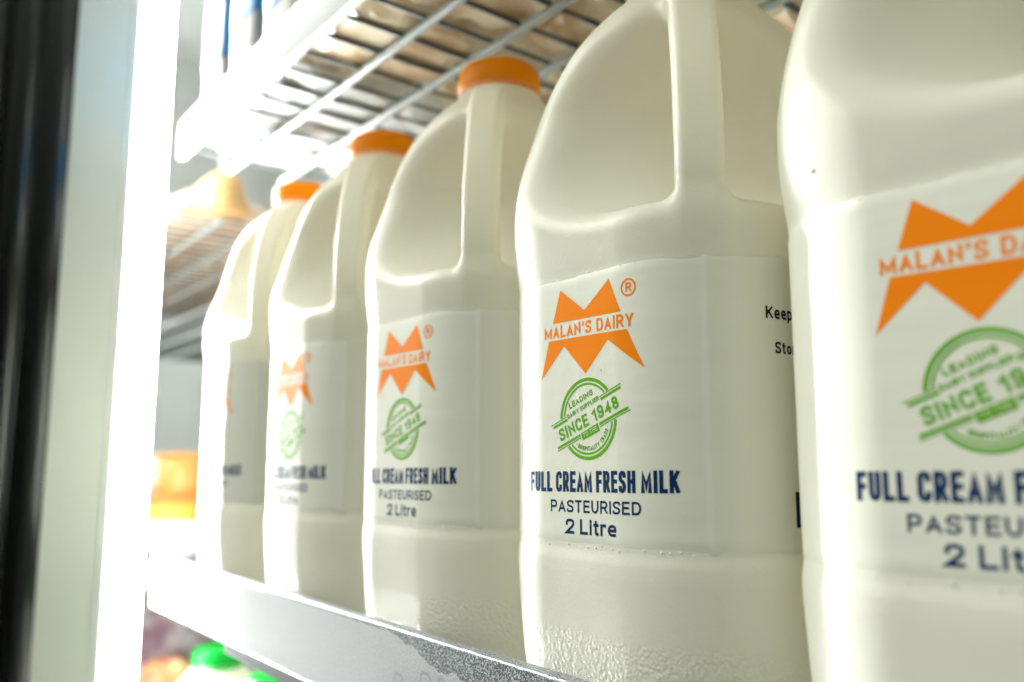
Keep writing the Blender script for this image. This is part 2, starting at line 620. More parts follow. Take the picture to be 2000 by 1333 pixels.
class Flat:
    """flat print artwork in label units; bent onto the bottle at the end"""
    def __init__(self):
        self.bm = bmesh.new()
        self.layer = 0
    def poly(self, pts, xf=None):
        if xf: pts = [xf(p) for p in pts]
        vs = [self.bm.verts.new((x, z, 0)) for x, z in pts]
        for t in tessellate_polygon([[Vector((x, z, 0)) for x, z in pts]]):
            try: self.bm.faces.new([vs[i] for i in t])
            except ValueError: pass
    def ring(self, r0, r1, a0, a1, n=90, xf=None):
        A = []
        for i in range(n + 1):
            a = a0 + (a1 - a0) * i / n
            p, q = (r0 * math.cos(a), r0 * math.sin(a)), (r1 * math.cos(a), r1 * math.sin(a))
            if xf: p, q = xf(p), xf(q)
            A.append((self.bm.verts.new((*p, 0)), self.bm.verts.new((*q, 0))))
        for (a, b), (c, d) in zip(A, A[1:]):
            self.bm.faces.new((a, b, d, c))
    def text(self, body, x0, x1, z0, z1, t=0.2, gap=0.18, xf=None):
        """one line fitted into [x0,x1] x [z0,z1]; stroke thickness and letter gap as shares of the height"""
        h = z1 - z0
        for (L, R, closed) in letter_strokes(body, x1 - x0, h, t * h, gap * h):
            self.layer = (self.layer + 1) % 3
            lift = self.layer * 0.00015
            row = []
            for a, b in zip(L, R):
                pq = [(x0 + p.x, z0 + p.y) for p in (a, b)]
                if xf: pq = [xf(p) for p in pq]
                row.append([self.bm.verts.new((*p, lift)) for p in pq])
            prs = list(zip(row, row[1:])) + ([(row[-1], row[0])] if closed else [])
            for (a, b), (c, d) in prs:
                try: self.bm.faces.new((a, b, d, c))
                except ValueError: pass
    def bent(self, off, tilt=0.0):
        bm = self.bm
        xs = [v.co.x for v in bm.verts]
        x = math.floor(min(xs) / 0.02) * 0.02
        while x < max(xs):
            bmesh.ops.bisect_plane(bm, geom=bm.verts[:] + bm.edges[:] + bm.faces[:], plane_co=(x + 0.0003, 0, 0), plane_no=(1, 0, 0), dist=1e-6)
            x += 0.02
        for v in bm.verts:
            x, z = v.co.x, v.co.y + tilt * v.co.x
            v.co = on_label(x, z, off + v.co.z + film_off(x, z))
        bm.normal_update()
        flip = []
        for f in bm.faces:
            c = f.calc_center_median()
            if f.normal.dot(Vector((c.x, c.y, 0))) < 0: flip.append(f)
        bmesh.ops.reverse_faces(bm, faces=flip)
        return bm

# plain sans lettering: each letter is a few strokes; a point (x, y, r) has its corner rounded by r
GL = {
 'A': (1.0, [[(0, 0), (.5, 1), (1, 0)], [(.2, .27), (.8, .27)]]),
 'C': (.95, [[(1, .80), (1, 1, 1), (0, 1, 1), (0, 0, 1), (1, 0, 1), (1, .20)]]),
 'D': (.95, [[(0, 0), (0, 1), (1, 1, 1), (1, 0, 1), 'Z']]),
 'E': (.82, [[(1, 1), (0, 1), (0, 0), (1, 0)], [(.1, .52), (.88, .52)]]),
 'F': (.76, [[(1, 1), (0, 1), (0, 0)], [(.1, .50), (.86, .50)]]),
 'G': (1.0, [[(1, .82), (1, 1, 1), (0, 1, 1), (0, 0, 1), (1, 0, 1), (1, .47), (.62, .47)]]),
 'H': (.95, [[(0, 0), (0, 1)], [(1, 0), (1, 1)], [(.1, .52), (.9, .52)]]),
 'I': (0, [[(0, 0), (0, 1)]]),
 'K': (1.0, [[(0, 0), (0, 1)], [(.96, 1), (.06, .36)], [(.36, .60), (1, 0)]]),
 'L': (.74, [[(0, 1), (0, 0), (1, 0)]]),
 'M': (1.3, [[(0, 0), (0, 1), (.5, .08), (1, 1), (1, 0)]]),
 'N': (.95, [[(0, 0), (0, 1), (1, 0), (1, 1)]]),
 'O': (1.0, [[(0, 0, 1), (0, 1, 1), (1, 1, 1), (1, 0, 1), 'Z']]),
 'P': (.88, [[(0, 0), (0, 1), (1, 1, .7), (1, .44, .7), (.1, .44)]]),
 'R': (.95, [[(0, 0), (0, 1), (.95, 1, .7), (.95, .46, .7), (.1, .46)], [(.52, .44), (1, 0)]]),
 'S': (.90, [[(1, .84), (1, 1, 1), (0, 1, 1), (0, .55, 1), (1, .46, 1), (1, 0, 1), (0, 0, 1), (0, .16)]]),
 'T': (.90, [[(0, 1), (1, 1)], [(.5, .9), (.5, 0)]]),
 'U': (.92, [[(0, 1), (0, 0, 1), (1, 0, 1), (1, 1)]]),
 'Y': (.98, [[(0, 1), (.5, .42), (1, 1)], [(.5, .46), (.5, 0)]]),
 '\u2019': (.06, [[(1, 1), (.6, .80)]]),
 '0': (.85, [[(0, 0, 1), (0, 1, 1), (1, 1, 1), (1, 0, 1), 'Z']]),
 '1': (.50, [[(0, .74), (.92, 1), (.92, 0)]]),
 '2': (.85, [[(0, .70), (0, 1, 1), (1, 1, 1), (1, .60, .4), (0, 0), (1, 0)]]),
 '4': (.92, [[(.74, 0), (.74, 1), (0, .27), (1, .27)]]),
 '8': (.85, [[(.04, .53, 1), (.04, 1, 1), (.96, 1, 1), (.96, .53, 1), 'Z'], [(0, 0, 1), (0, .50, 1), (1, .50, 1), (1, 0, 1), 'Z']]),
 '9': (.85, [[(1, .6), (1, 1, 1), (0, 1, 1), (0, .44, 1), (.98, .44, .6)], [(1, .62), (1, 0, 1), (0, 0, 1), (0, .14)]]),
 'i': (0, [[(0, 0), (0, .66)], [(0, .93), (0, 1)]]),
 't': (.40, [[(.45, .92), (.45, 0, .6), (1, 0)], [(0, .70), (1, .70)]]),
 'r': (.42, [[(0, 0), (0, .70)], [(.05, .42), (.05, .70, .9), (1, .70)]]),
 'e': (.74, [[(.05, .34), (1, .34), (1, .70, 1), (0, .70, 1), (0, 0, 1), (.96, 0)]]),
 'o': (.76, [[(0, 0, 1), (0, .70, 1), (1, .70, 1), (1, 0, 1), 'Z']]),
 'p': (.76, [[(0, -.26), (0, .70)], [(.08, .70), (1, .70, 1), (1, 0, 1), (.08, 0)]]),
}

def letter_strokes(body, width, height, t, gap):
    """strokes (left edge, right edge point lists) of one line of lettering, width x height, stroke thickness t"""
    n_w = sum(GL[c][0] for c in body if c != ' ')
    fixed = sum(t for c in body if c != ' ') + sum((gap if c != ' ' else gap * 2.4) for c in body[:-1])
    k = (width - fixed) / n_w
    x = 0.0
    out = []
    for c in body:
        if c == ' ':
            x += gap * 2.4
            continue
        gw = GL[c][0] * k
        for st in GL[c][1]:
            closed = st[-1] == 'Z'
            pts = [p for p in st if p != 'Z']
            raw = [(x + t / 2 + p[0] * gw, t / 2 + p[1] * (height - t), p[2] if len(p) > 2 else 0) for p in pts]
            path = []
            m = len(raw)
            for i, (px, py, r) in enumerate(raw):
                if not r or (not closed and i in (0, m - 1)):
                    path.append(Vector((px, py))); continue
                P = Vector((px, py)); A = Vector(raw[i - 1][:2]); B = Vector(raw[(i + 1) % m][:2])
                la, lb = (A - P).length, (B - P).length
                ua, ub = (A - P) / la, (B - P) / lb
                ra, rb_ = min(la * 0.5, r * max(gw * .5, t)), min(lb * 0.5, r * max(gw * .5, t))
                if abs(ua.y) > abs(ua.x): ra = min(la * .5, r * max(gw * .62, t))
                if abs(ub.y) > abs(ub.x): rb_ = min(lb * .5, r * max(gw * .62, t))
                for q in range(9):
                    f = q / 8
                    a = P + ua * ra; b = P + ub * rb_
                    # quarter ellipse
                    an = f * math.pi / 2
                    path.append(P + ua * ra * (1 - math.sin(an)) + ub * rb_ * (1 - math.cos(an)))
            clean = [path[0]]
            for p in path[1:]:
                if (p - clean[-1]).length > t * 0.02: clean.append(p)
            if closed and (clean[0] - clean[-1]).length < t * 0.02: clean.pop()
            n = len(clean)
            if not closed:
                clean[0] = clean[0] + (clean[0] - clean[1]).normalized() * t / 2
                clean[-1] = clean[-1] + (clean[-1] - clean[-2]).normalized() * t / 2
            L, Rr = [], []
            for i in range(n):
                if closed or 0 < i < n - 1:
                    d0 = (clean[i] - clean[i - 1]).normalized(); d1 = (clean[(i + 1) % n] - clean[i]).normalized()
                else:
                    d0 = d1 = (clean[1] - clean[0]).normalized() if i == 0 else (clean[-1] - clean[-2]).normalized()
                n0, n1 = Vector((-d0.y, d0.x)), Vector((-d1.y, d1.x))
                mv = n0 + n1
                mv = mv / max(mv.length_squared / 2, 0.12) if mv.length > 1e-6 else n0
                L.append(clean[i] + mv * t / 2); Rr.append(clean[i] - mv * t / 2)
            low = -0.3 * height if c == 'p' else 0
            for lst in (L, Rr):
                for p in lst:
                    p.y = min(max(p.y, low), height)
            out.append((L, Rr, closed))
        x += gw + t + gap
    return out

# emblem
fl = Flat()
fl.poly([(-0.070, 0.486), (-0.104, 0.391), (0.172, 0.391), (0.130, 0.487), (0.031, 0.414)])
fl.poly([(-0.122, 0.341), (-0.157, 0.229), (-0.056, 0.321), (0.033, 0.235), (0.122, 0.321), (0.244, 0.235), (0.192, 0.341)])
fl.text("MALAN\u2019S DAIRY", -0.141, 0.213, 0.3475, 0.3835, t=0.19, gap=0.17)
rx = lambda p: (0.198 + p[0], 0.453 + p[1])
fl.ring(0.0195, 0.0245, 0, 2 * math.pi, 60, rx)
fl.text('R', 0.1895, 0.2085, 0.441, 0.4665, t=0.2)
ME_EMBLEM = mesh_of('emblem', fl.bent(0.0006), M_ORANGE)

# round stamp
ca, sa = math.cos(math.radians(20.5)), math.sin(math.radians(20.5))
bx = lambda p: (0.039 + p[0] * ca - p[1] * sa, 0.110 + p[0] * sa + p[1] * ca)
fl = Flat()
for r0, r1 in ((0.1035, 0.1130), (0.0930, 0.0988)):
    t = math.asin(0.043 / r1)
    fl.ring(r0, r1, t, math.pi - t, 70, bx)
    t = math.asin(0.045 / r1)
    fl.ring(r0, r1, math.pi + t, 2 * math.pi - t, 70, bx)
for (u0, u1, v0, v1) in ((-0.148, -0.081, 0.036, 0.039), (-0.141, -0.079, 0.0255, 0.0325), (0.066, 0.150, 0.036, 0.039), (0.067, 0.146, 0.0255, 0.0325),
                         (-0.145, -0.044, -0.0355, -0.028), (-0.148, -0.044, -0.041, -0.038), (0.038, 0.150, -0.0355, -0.028), (0.038, 0.155, -0.041, -0.038)):
    fl.poly([(u0, v0), (u1, v0), (u1 + 0.002, v1), (u0, v1)], bx)
fl.text('LEADING', -0.058, 0.045, 0.0525, 0.0695, t=0.23, gap=.18, xf=bx)
fl.text('DAIRY SUPPLIER', -0.075, 0.062, 0.0295, 0.0425, t=0.23, gap=.14, xf=bx)
fl.text('SINCE 1948', -0.126, 0.125, -0.019, 0.0165, t=0.205, gap=.16, xf=bx)
fl.poly([(-0.0395, -0.0275), (-0.0385, -0.049), (0.034, -0.049), (0.0335, -0.0265)], bx)
def arc(p):
    a = -math.pi / 2 + p[0] / 0.088
    r = 0.088 - p[1]
    return bx((r * math.cos(a), r * math.sin(a)))
fl.text('HOSPITALITY TRADE', -0.074, 0.074, 0.0, 0.0125, t=0.24, gap=.15, xf=arc)
for k in (-0.081, 0.081):
    fl.poly([(k - .0015, .005), (k + .0015, .005), (k + .0015, .008), (k - .0015, .008)], arc)
ME_STAMP = mesh_of('stamp', fl.bent(0.0006), M_GREEN)
fl = Flat()
fl.text('TO THE', -0.031, 0.027, -0.0445, -0.0315, t=0.15, gap=.18, xf=bx)
ME_KNOCK = mesh_of('stamp_lettering', fl.bent(0.0014), M_GREENPALE)

# blue lettering
fl = Flat()
fl.text('FULL CREAM FRESH MILK', -0.217, 0.329, -0.090, -0.033, t=0.185, gap=.085)
fl.text('PASTEURISED', -0.118, 0.225, -0.146, -0.112, t=0.175, gap=.19)
fl.text('2 Litre', -0.054, 0.143, -0.204, -0.163, t=0.19, gap=.17)
ME_TEXT = mesh_of('lettering', fl.bent(0.0006, 0.016), M_NAVY)

# side panel print, round the corner
fl = Flat()
fl.text('Keep', 0.566, 0.660, 0.358, 0.391, t=.19, gap=.14)
fl.text('Store', 0.592, 0.690, 0.268, 0.299, t=.19, gap=.15)
ME_SIDE = mesh_of('side_text', fl.bent(0.0006), M_BLACK)
fl = Flat()
x = 0.642
rb = random.Random(3)
while x < 0.93:
    w = rb.choice([0.004, 0.008, 0.012])
    if x == 0.642: w = 0.016
    fl.poly([(x, -0.172), (x + w, -0.172), (x + w, -0.083), (x, -0.083)])
    x += w + rb.choice([0.004, 0.008])
ME_BARS = mesh_of('barcode', fl.bent(0.0006), M_BLACK)

# a few specks of dirt on the wall of the body
def specks(spots):
    bm = bmesh.new()
    for (s, z, r, off) in spots:
        c = on_label(s, z, off)
        ring = []
        for i in range(9):
            a = 2 * math.pi * i / 9
            rr = r * (0.7 + 0.5 * random.random())
            ring.append(bm.verts.new(on_label(s + rr * math.cos(a), z + rr * 0.8 * math.sin(a), off)))
        bm.faces.new(ring)
    return bm

# ------------------------------------------------------------------ the fridge
M_WHITE = mat('white_enamel', (0.78, 0.80, 0.78), 0.42)
M_WALL = mat('cooler_wall_panel', (0.42, 0.45, 0.43), 0.5)
vary(M_WALL, (0.58, 0.60, 0.58), (0.66, 0.68, 0.66), 6)
def structure(name, lo, hi, m):
    bm = bmesh.new()
    box(bm, W(*lo), W(*hi))
    o = obj(name, bm, m, smooth=False)
    o['kind'] = 'structure'
    return o
structure('wall_back', (-19, 8.6, -9), (8, 8.9, 9), M_WALL)
structure('wall_end', (-19.3, 0.6, -9), (-19, 8.9, 9), M_WALL)
structure('wall_near_end', (8, 1.6, -9), (8.3, 8.9, 9), M_WALL)
structure('ceiling', (-19.3, 1.2, 9), (8.3, 8.9, 9.3), M_WALL)
structure('floor', (-19.3, 1.2, -9.3), (8.3, 8.9, -9), M_WALL)

# mullion with its gasket
M_JAMB = mat('white_aluminium_jamb', (0.60, 0.615, 0.555), 0.5, spec=0.25)
add_bump(M_JAMB, 40, 0.1, 0.002)
M_RUBBER = mat('black_rubber', (0.003, 0.0034, 0.003), 0.22, spec=0.16)
q = -6.0
mull = thing('door_mullion', 'pale grey cooler door post with black rubber gasket at the left', 'door frame', W(q, 1.1, -8))
def in_thing(o, t):
    o.parent = t
    o.matrix_parent_inverse = Matrix.Translation(-t.location)
    return o
bm = bmesh.new()
poly = [(q, 0.972), (q, 1.365), (q - 0.035, 1.38), (q - 0.035, 1.60), (q - 0.45, 1.60), (q - 0.45, 0.972)]
prism(bm, [(x * S, y * S) for x, y in poly], Z0 - 8 * S, Z0 + 8.6 * S)
in_thing(obj('profile', bm, M_JAMB, smooth=False), mull)
bm = bmesh.new()
for yy in (1.31, 1.345):
    box(bm, W(q - 0.01, yy, -7.9), W(q + 0.010, yy + 0.012, 8.5), 0.0004)
in_thing(obj('ridge', bm, M_WHITE), mull)
bm = bmesh.new()
g = []
# three soft bellows
for i in range(61):
    t = i / 60
    y = 0.40 + t * 0.571
    x = q + 0.02 + 0.055 * abs(math.sin(math.pi * (t * 3.0))) ** 0.7 * (1.0 if t < 0.667 else 0.55)
    g.append((x * S, y * S))
g += [((q - 0.4) * S, 0.971 * S), ((q - 0.4) * S, 0.40 * S)]
prism(bm, g, Z0 - 8 * S, Z0 + 8.6 * S)
in_thing(obj('gasket', bm, M_RUBBER), mull)

# LED lamp on the mullion
M_LED = bpy.data.materials.new('led_diffuser')
M_LED.use_nodes = True
em = nd(M_LED, 'ShaderNodeEmission')
em.inputs['Color'].default_value = (0.96, 1.0, 0.985, 1)
em.inputs['Strength'].default_value = LED_STRENGTH
lk(M_LED, em.outputs['Emission'], M_LED.node_tree.nodes['Material Output'].inputs['Surface'])
M_BAYFILL = M_LED.copy()
M_BAYFILL.node_tree.nodes['Emission'].inputs['Strength'].default_value = 45
lamp = thing('led_lamp', 'bright white vertical LED light bar on the cooler door post', 'lamp', W(q, 1.49, -7))
bm = bmesh.new()
prof = []
for i in range(17):
    a = -math.pi / 2 + math.pi * i / 16
    prof.append(((q - 0.024 + 0.020 * math.cos(a)) * S, (1.49 + 0.104 * math.sin(a)) * S))
prism(bm, prof, Z0 - 7.6 * S, Z0 + 8.2 * S)
in_thing(obj('diffuser', bm, M_LED), lamp)
bm = bmesh.new()
box(bm, W(q - 0.034, 1.383, -7.7), W(q - 0.0245, 1.597, 8.3), 0.0003)
in_thing(obj('housing', bm, M_WHITE), lamp)

# an unseen second lamp behind the post, added to brighten the next bay
bay_fill = thing('led_lamp', 'added LED light bar, unseen behind the door post, brightening the next bay', 'lamp', W(q - .45, 1.49, -7))
bm = bmesh.new()
prof = []
for i in range(17):
    a = math.pi / 2 + math.pi * i / 16
    prof.append(((q - 0.462 + 0.03 * math.cos(a)) * S, (1.49 + 0.098 * math.sin(a)) * S))
prism(bm, prof, Z0 - 7.6 * S, Z0 + 8.2 * S)
in_thing(obj('diffuser', bm, M_BAYFILL), bay_fill)
bm = bmesh.new()
box(bm, W(q - 0.460, 1.393, -7.7), W(q - 0.4505, 1.587, 8.3), 0.0003)
in_thing(obj('housing', bm, M_WHITE), bay_fill)

far_fill = thing('led_lamp', 'added LED light bar, unseen at the far end of the next bay, brightening it', 'lamp', W(-18.9, 1.49, -7))  # unseen lamp added to brighten the far walls
bm = bmesh.new()
box(bm, W(-18.90, 1.35, -7.6), W(-18.85, 1.65, 8.2), 0.002)
M_FARFILL = M_LED.copy()
M_FARFILL.node_tree.nodes['Emission'].inputs['Strength'].default_value = 55
in_thing(obj('diffuser', bm, M_FARFILL), far_fill)
bm = bmesh.new()
box(bm, W(-18.99, 1.33, -7.7), W(-18.91, 1.67, 8.3), 0.001)
in_thing(obj('housing', bm, M_WHITE), far_fill)

# ------------------------------------------------------------------ shelves
M_LIP = mat('speckled_metal_rail', (0.33, 0.35, 0.37), 0.38, metal=0.55)
tc = nd(M_LIP, 'ShaderNodeTexCoord')
v = nd(M_LIP, 'ShaderNodeTexNoise')
v.inputs['Scale'].default_value = 2300
v.inputs['Detail'].default_value = 3
lk(M_LIP, tc.outputs['Object'], v.inputs['Vector'])
r = nd(M_LIP, 'ShaderNodeValToRGB')
r.color_ramp.elements[0].position, r.color_ramp.elements[1].position = 0.46, 0.66
r.color_ramp.elements[0].color = (0.07, 0.08, 0.09, 1)
r.color_ramp.elements[1].color = (0.62, 0.64, 0.66, 1)
lk(M_LIP, v.outputs['Fac'], r.inputs['Fac'])
lk(M_LIP, r.outputs['Color'], pr(M_LIP).inputs['Base Color'])
b = nd(M_LIP, 'ShaderNodeBump')
b.inputs['Strength'].default_value = 0.5
b.inputs['Distance'].default_value = 0.0002
lk(M_LIP, v.outputs['Fac'], b.inputs['Height'])
lk(M_LIP, b.outputs['Normal'], pr(M_LIP).inputs['Normal'])
M_WIRE = mat('plastic_coated_wire', (0.085, 0.095, 0.09), 0.4)
M_ROD = mat('pale_coated_rod', (0.36, 0.40, 0.38), 0.38)
M_SHADESTRIP = mat('black_shade_strip', (0.012, 0.014, 0.014), 0.4)  # painted black for the shaded gap below the rail
M_STRIP = mat('frosted_price_strip', (0.5, 0.5, 0.52), 0.5, spec=0.25)
vary(M_STRIP, (0.30, 0.31, 0.33), (0.58, 0.59, 0.61), 1900, 0.36, 0.6, 3)

def shelf(label, X0, X1, zdeck, zl0, zl1, lip_mat, y0=1.5, y1=5.2, rods=(1.88, 2.245, 2.6, 2.955, 3.5, 4.1, 4.7), wire=0.211, shade_strip=False):
    t = thing('wire_shelf', label, 'shelf', W((X0 + X1) / 2, y0, zdeck), 'shelves of the cooler')
    bm = bmesh.new()
    box(bm, W(X0, y0, zl0), W(X1, y0 + 0.055, zl1), 0.0009 if shade_strip else 0.0022, 3)
    in_thing(obj('front_rail', bm, lip_mat), t)
    bm = bmesh.new()
    n = int((X1 - X0 - 0.2) / wire)
    off = 3.042 - 0.0
    k0 = math.ceil((X0 + 0.05 + off) / wire); k1 = math.floor((X1 - 0.05 + off) / wire)
    for k in range(k0, k1 + 1):
        x = -off + k * wire
        rod(bm, W(x, y0 + 0.04, zdeck), W(x, y1, zdeck), 0.0118 * S, 8, False)
    in_thing(obj('wires', bm, M_WIRE), t)
    for y in rods:
        bm = bmesh.new()
        rod(bm, W(X0 - 0.12, y, zdeck - 0.034), W(X1, y, zdeck - 0.034), 0.0225 * S, 12)
        in_thing(obj('support_rod', bm, M_ROD), t)
    if shade_strip:
        bm = bmesh.new()  # black strip put in for the dark, shaded gap under the rail
        box(bm, W(X0 + 1.25, y0 + 0.012, zl0 - 0.055), W(X1, y0 + 0.05, zl0 - 0.003))
        in_thing(obj('shade_strip', bm, M_SHADESTRIP, smooth=False), t)
    return t
ZD = -0.80
M_LIPW = mat('grey_white_enamel', (0.50, 0.52, 0.50), 0.5, spec=0.2)
top = shelf('upper wire shelf with white front rail, above the orange caps', -5.43, 2.2, 1.965, 1.905, 2.155, M_LIPW)
mid = shelf('wire shelf with speckled metal front rail carrying the orange capped bottles', -5.46, 2.2, ZD - 0.012, -0.872, -0.565, M_LIP, shade_strip=True)
low = shelf('lowest wire shelf, carrying the green capped bottles', -6.7, 2.2, -3.72, -3.80, -3.5, M_LIP, y0=1.5)
far = shelf('far upper wire shelf beyond the bright lamp, seen from below', -17.5, -6.75, 1.965, 1.905, 2.155, M_WHITE, y0=1.75, y1=6.5)
farm = shelf('far wire shelf beyond the lamp, holding stacked orange tubs', -17.5, -6.6, ZD - 0.012, -0.93, -0.74, M_WHITE, y0=1.75, y1=6.5)
farl = shelf('far lowest wire shelf beyond the lamp, holding wrapped packs', -17.5, -6.8, -2.6, -2.7, -2.5, M_WHITE, y0=1.75, y1=6.5)

# price ticket behind the frosted strip of the rail
tick = thing('price_ticket', 'frosted price ticket fixed to the speckled shelf rail', 'price ticket', W(-2.5, 1.5, -0.72))
bm = bmesh.new()
rt = random.Random(5)
top_edge = [(-5.40, -0.582), (-3.2, -0.582), (-2.62, -0.584), (-2.50, -0.600), (-2.42, -0.612), (-2.36, -0.640), (-2.28, -0.652), (-2.20, -0.648), (-2.12, -0.668), (-2.02, -0.676), (-1.90, -0.700)]
tw = []
for (a, b), (c, d) in zip(top_edge, top_edge[1:]):
    n = max(1, int((c - a) / 0.02)) if a > -2.7 else 1
    for i in range(n):
        f = i / n
        tw.append((a + (c - a) * f, b + (d - b) * f + (rt.uniform(-.006, .006) if a > -2.7 else 0)))
pts = tw + [(-1.90, -0.860), (-5.40, -0.860)]
front = [bm.verts.new(W(x, 1.4962, z)) for x, z in pts]
back = [bm.verts.new(W(x, 1.4994, z)) for x, z in pts]
for i in range(len(pts)):
    k = (i + 1) % len(pts)
    bm.faces.new((front[i], back[i], back[k], front[k]))
for tri in tessellate_polygon([[Vector((x, z, 0)) for x, z in pts]]):
    bm.faces.new([front[i] for i in tri])
bmesh.ops.recalc_face_normals(bm, faces=bm.faces[:])
in_thing(obj('ticket_card', bm, M_STRIP, smooth=False), tick)
add_bump(M_STRIP, 1700, 0.5, 0.0003)
fl = Flat()
fl.text('R', -2.56, -2.50, -0.795, -0.70, t=.10)
fl.text('20', -2.40, -2.24, -0.765, -0.665, t=.10, gap=.25)
bm = fl.bm
for v in bm.verts:
    v.co = W(v.co.x, 1.4950 - v.co.z, v.co.y)
M_GREYINK = mat('faded_grey_ink', (0.34, 0.35, 0.38), 0.6)
in_thing(obj('price', bm, M_GREYINK, smooth=False), tick)

# ------------------------------------------------------------------ bottles
def bottle(X, Y, Z, label, group, full=True, green=False):
    t = thing('milk_bottle', label, 'milk bottle', W(X, Y, Z), group)
    def add(name, me, par):
        o = bpy.data.objects.new(name, me)
        COL.objects.link(o)
        o.parent = par
        return o
    add('body', ME_BODY, t)
    add('handle', ME_HANDLE, t)
    add('cap', ME_GREENCAP if green else ME_CAP, t)
    if full:
        l = add('label', ME_LABEL, t)
        add('emblem', ME_EMBLEM, l)
        st = add('stamp', ME_STAMP, l)
        add('stamp_lettering', ME_KNOCK, l)
        add('lettering', ME_TEXT, l)
        add('bead_row', ME_BEADS, l)['kind'] = 'stuff'
        add('side_text', ME_SIDE, l)
        add('barcode', ME_BARS, l)
    return t
g = 'orange capped milk bottles in a row'
bl = ['milk bottle nearest the camera, cut off by the right edge, its large label blurred',
      'milk bottle in sharp focus, second from the right, its whole label readable',
      'middle milk bottle of the five, its orange cap whole and its label half turned away',
      'milk bottle second from the left, only the right half of its emblem showing',
      'leftmost and farthest milk bottle, beside the end of the shelf']
bots = [bottle(-0.75 - k, 2.07, ZB, bl[k], g) for k in range(5)]
bots[0].rotation_euler.z = math.radians(3.6)
bots[0].location = W(-0.735, 2.065, ZB + 0.012)
bots[2].rotation_euler.z = math.radians(0.6)
bots[4].rotation_euler.z = math.radians(-0.8)
g2 = 'green capped milk bottles below'
gb = ['green capped milk bottle on the lowest shelf, its shoulder lit, at the rail end',
      'green capped milk bottle on the lowest shelf, mostly hidden under the rail',]
for k in range(2):
    bottle(-6.02 + k * 1.0, 2.12, -3.70, gb[k], g2, full=False, green=True)

M_DIRT = mat('grey_dirt', (0.22, 0.23, 0.17), 0.7)
for k, sp in ((1, [(0.10, 0.238, 0.0035, 0.0045)]), (3, [(-0.20, -0.42, 0.008, 0.0105), (-0.19, -0.60, 0.006, -0.002)]), (0, [(-0.275, 0.60, 0.008, 0.0135)])):
    o = obj('speck', specks(sp), M_DIRT, bots[k])

# ------------------------------------------------------------------ goods on the shelves
def pouch(label, X, Y, Z, w, d, h, rot, m, seed, name='pouch', cat='pouch', group=None):
    bm = bmesh.new()
    nx, ny = 26, 20
    for side in (1, -1):
        G = []
        for i in range(nx + 1):
            row = []
            for j in range(ny + 1):
                u, v = i / nx * 2 - 1, j / ny * 2 - 1
                e = (max(0, 1 - abs(u) ** 3.2) * max(0, 1 - abs(v) ** 3.2)) ** 0.5
                cr = noise.noise((u * 2.6 + seed * 3.1, v * 2.6, seed)) * 0.35 + noise.noise((u * 6 + seed, v * 6, seed + 5)) * 0.16
                zz_ = side * h / 2 * e * (1 + cr)
                if side < 0: zz_ = max(zz_, -h / 2 * 0.80)
                row.append(bm.verts.new((u * w / 2 * (1 - 0.06 * v * v), v * d / 2 * (1 - 0.06 * u * u), zz_ + h * 0.40)))
            G.append(row)
        for i in range(nx):
            for j in range(ny):
                q = (G[i][j], G[i + 1][j], G[i + 1][j + 1], G[i][j + 1])
                bm.faces.new(q if side > 0 else tuple(reversed(q)))
    bmesh.ops.remove_doubles(bm, verts=bm.verts[:], dist=1e-5)
    for v in bm.verts:
        v.co *= S
    o = obj(name, bm, m)
    o.location = W(X, Y, Z)
    o.rotation_euler = (0, 0, rot)
    return tag(o, label, cat, group)

def film(name, a, b, rough=0.3):
    m = mat(name, a, rough)
    vary(m, a, b, 30, 0.42, 0.6)
    tcc = nd(m, 'ShaderNodeTexCoord')
    vv = nd(m, 'ShaderNodeTexVoronoi'); vv.feature = 'F1'
    vv.inputs['Scale'].default_value = 28
    lk(m, tcc.outputs['Object'], vv.inputs['Vector'])
    bb = nd(m, 'ShaderNodeBump'); bb.inputs['Strength'].default_value = 0.8; bb.inputs['Distance'].default_value = 0.014
    lk(m, vv.outputs['Distance'], bb.inputs['Height'])
    lk(m, bb.outputs['Normal'], pr(m).inputs['Normal'])
    return m
M_TAN = film('tan_wrapper', (0.58, 0.41, 0.23), (0.86, 0.75, 0.56))
M_SILVER = film('white_silver_wrapper', (0.62, 0.66, 0.66), (0.80, 0.82, 0.80), 0.25)
rr = random.Random(11)
k = 0
for i in range(9):
    for j in range(4):
        X = -5.05 + i * 0.80
        Y = 1.95 + j * 0.86
        tan = X > -3.75 + 0.25 * j
        if X > 0.6 or (X > -0.8 and j == 0): pass
        side = 'tan' if tan else 'white'
        lab = ('tan wrapped packs lying on the upper shelf wires toward the right' if tan
               else 'white and silver wrapped packs on the upper shelf toward its left end')
        pouch(lab, X + rr.uniform(-.04, .04), Y, 1.975, 0.80, 0.88, 0.34, rr.uniform(-.12, .12), M_TAN if tan else M_SILVER, k,
              group='tan packs on the upper shelf' if tan else 'white packs on the upper shelf')
        k += 1

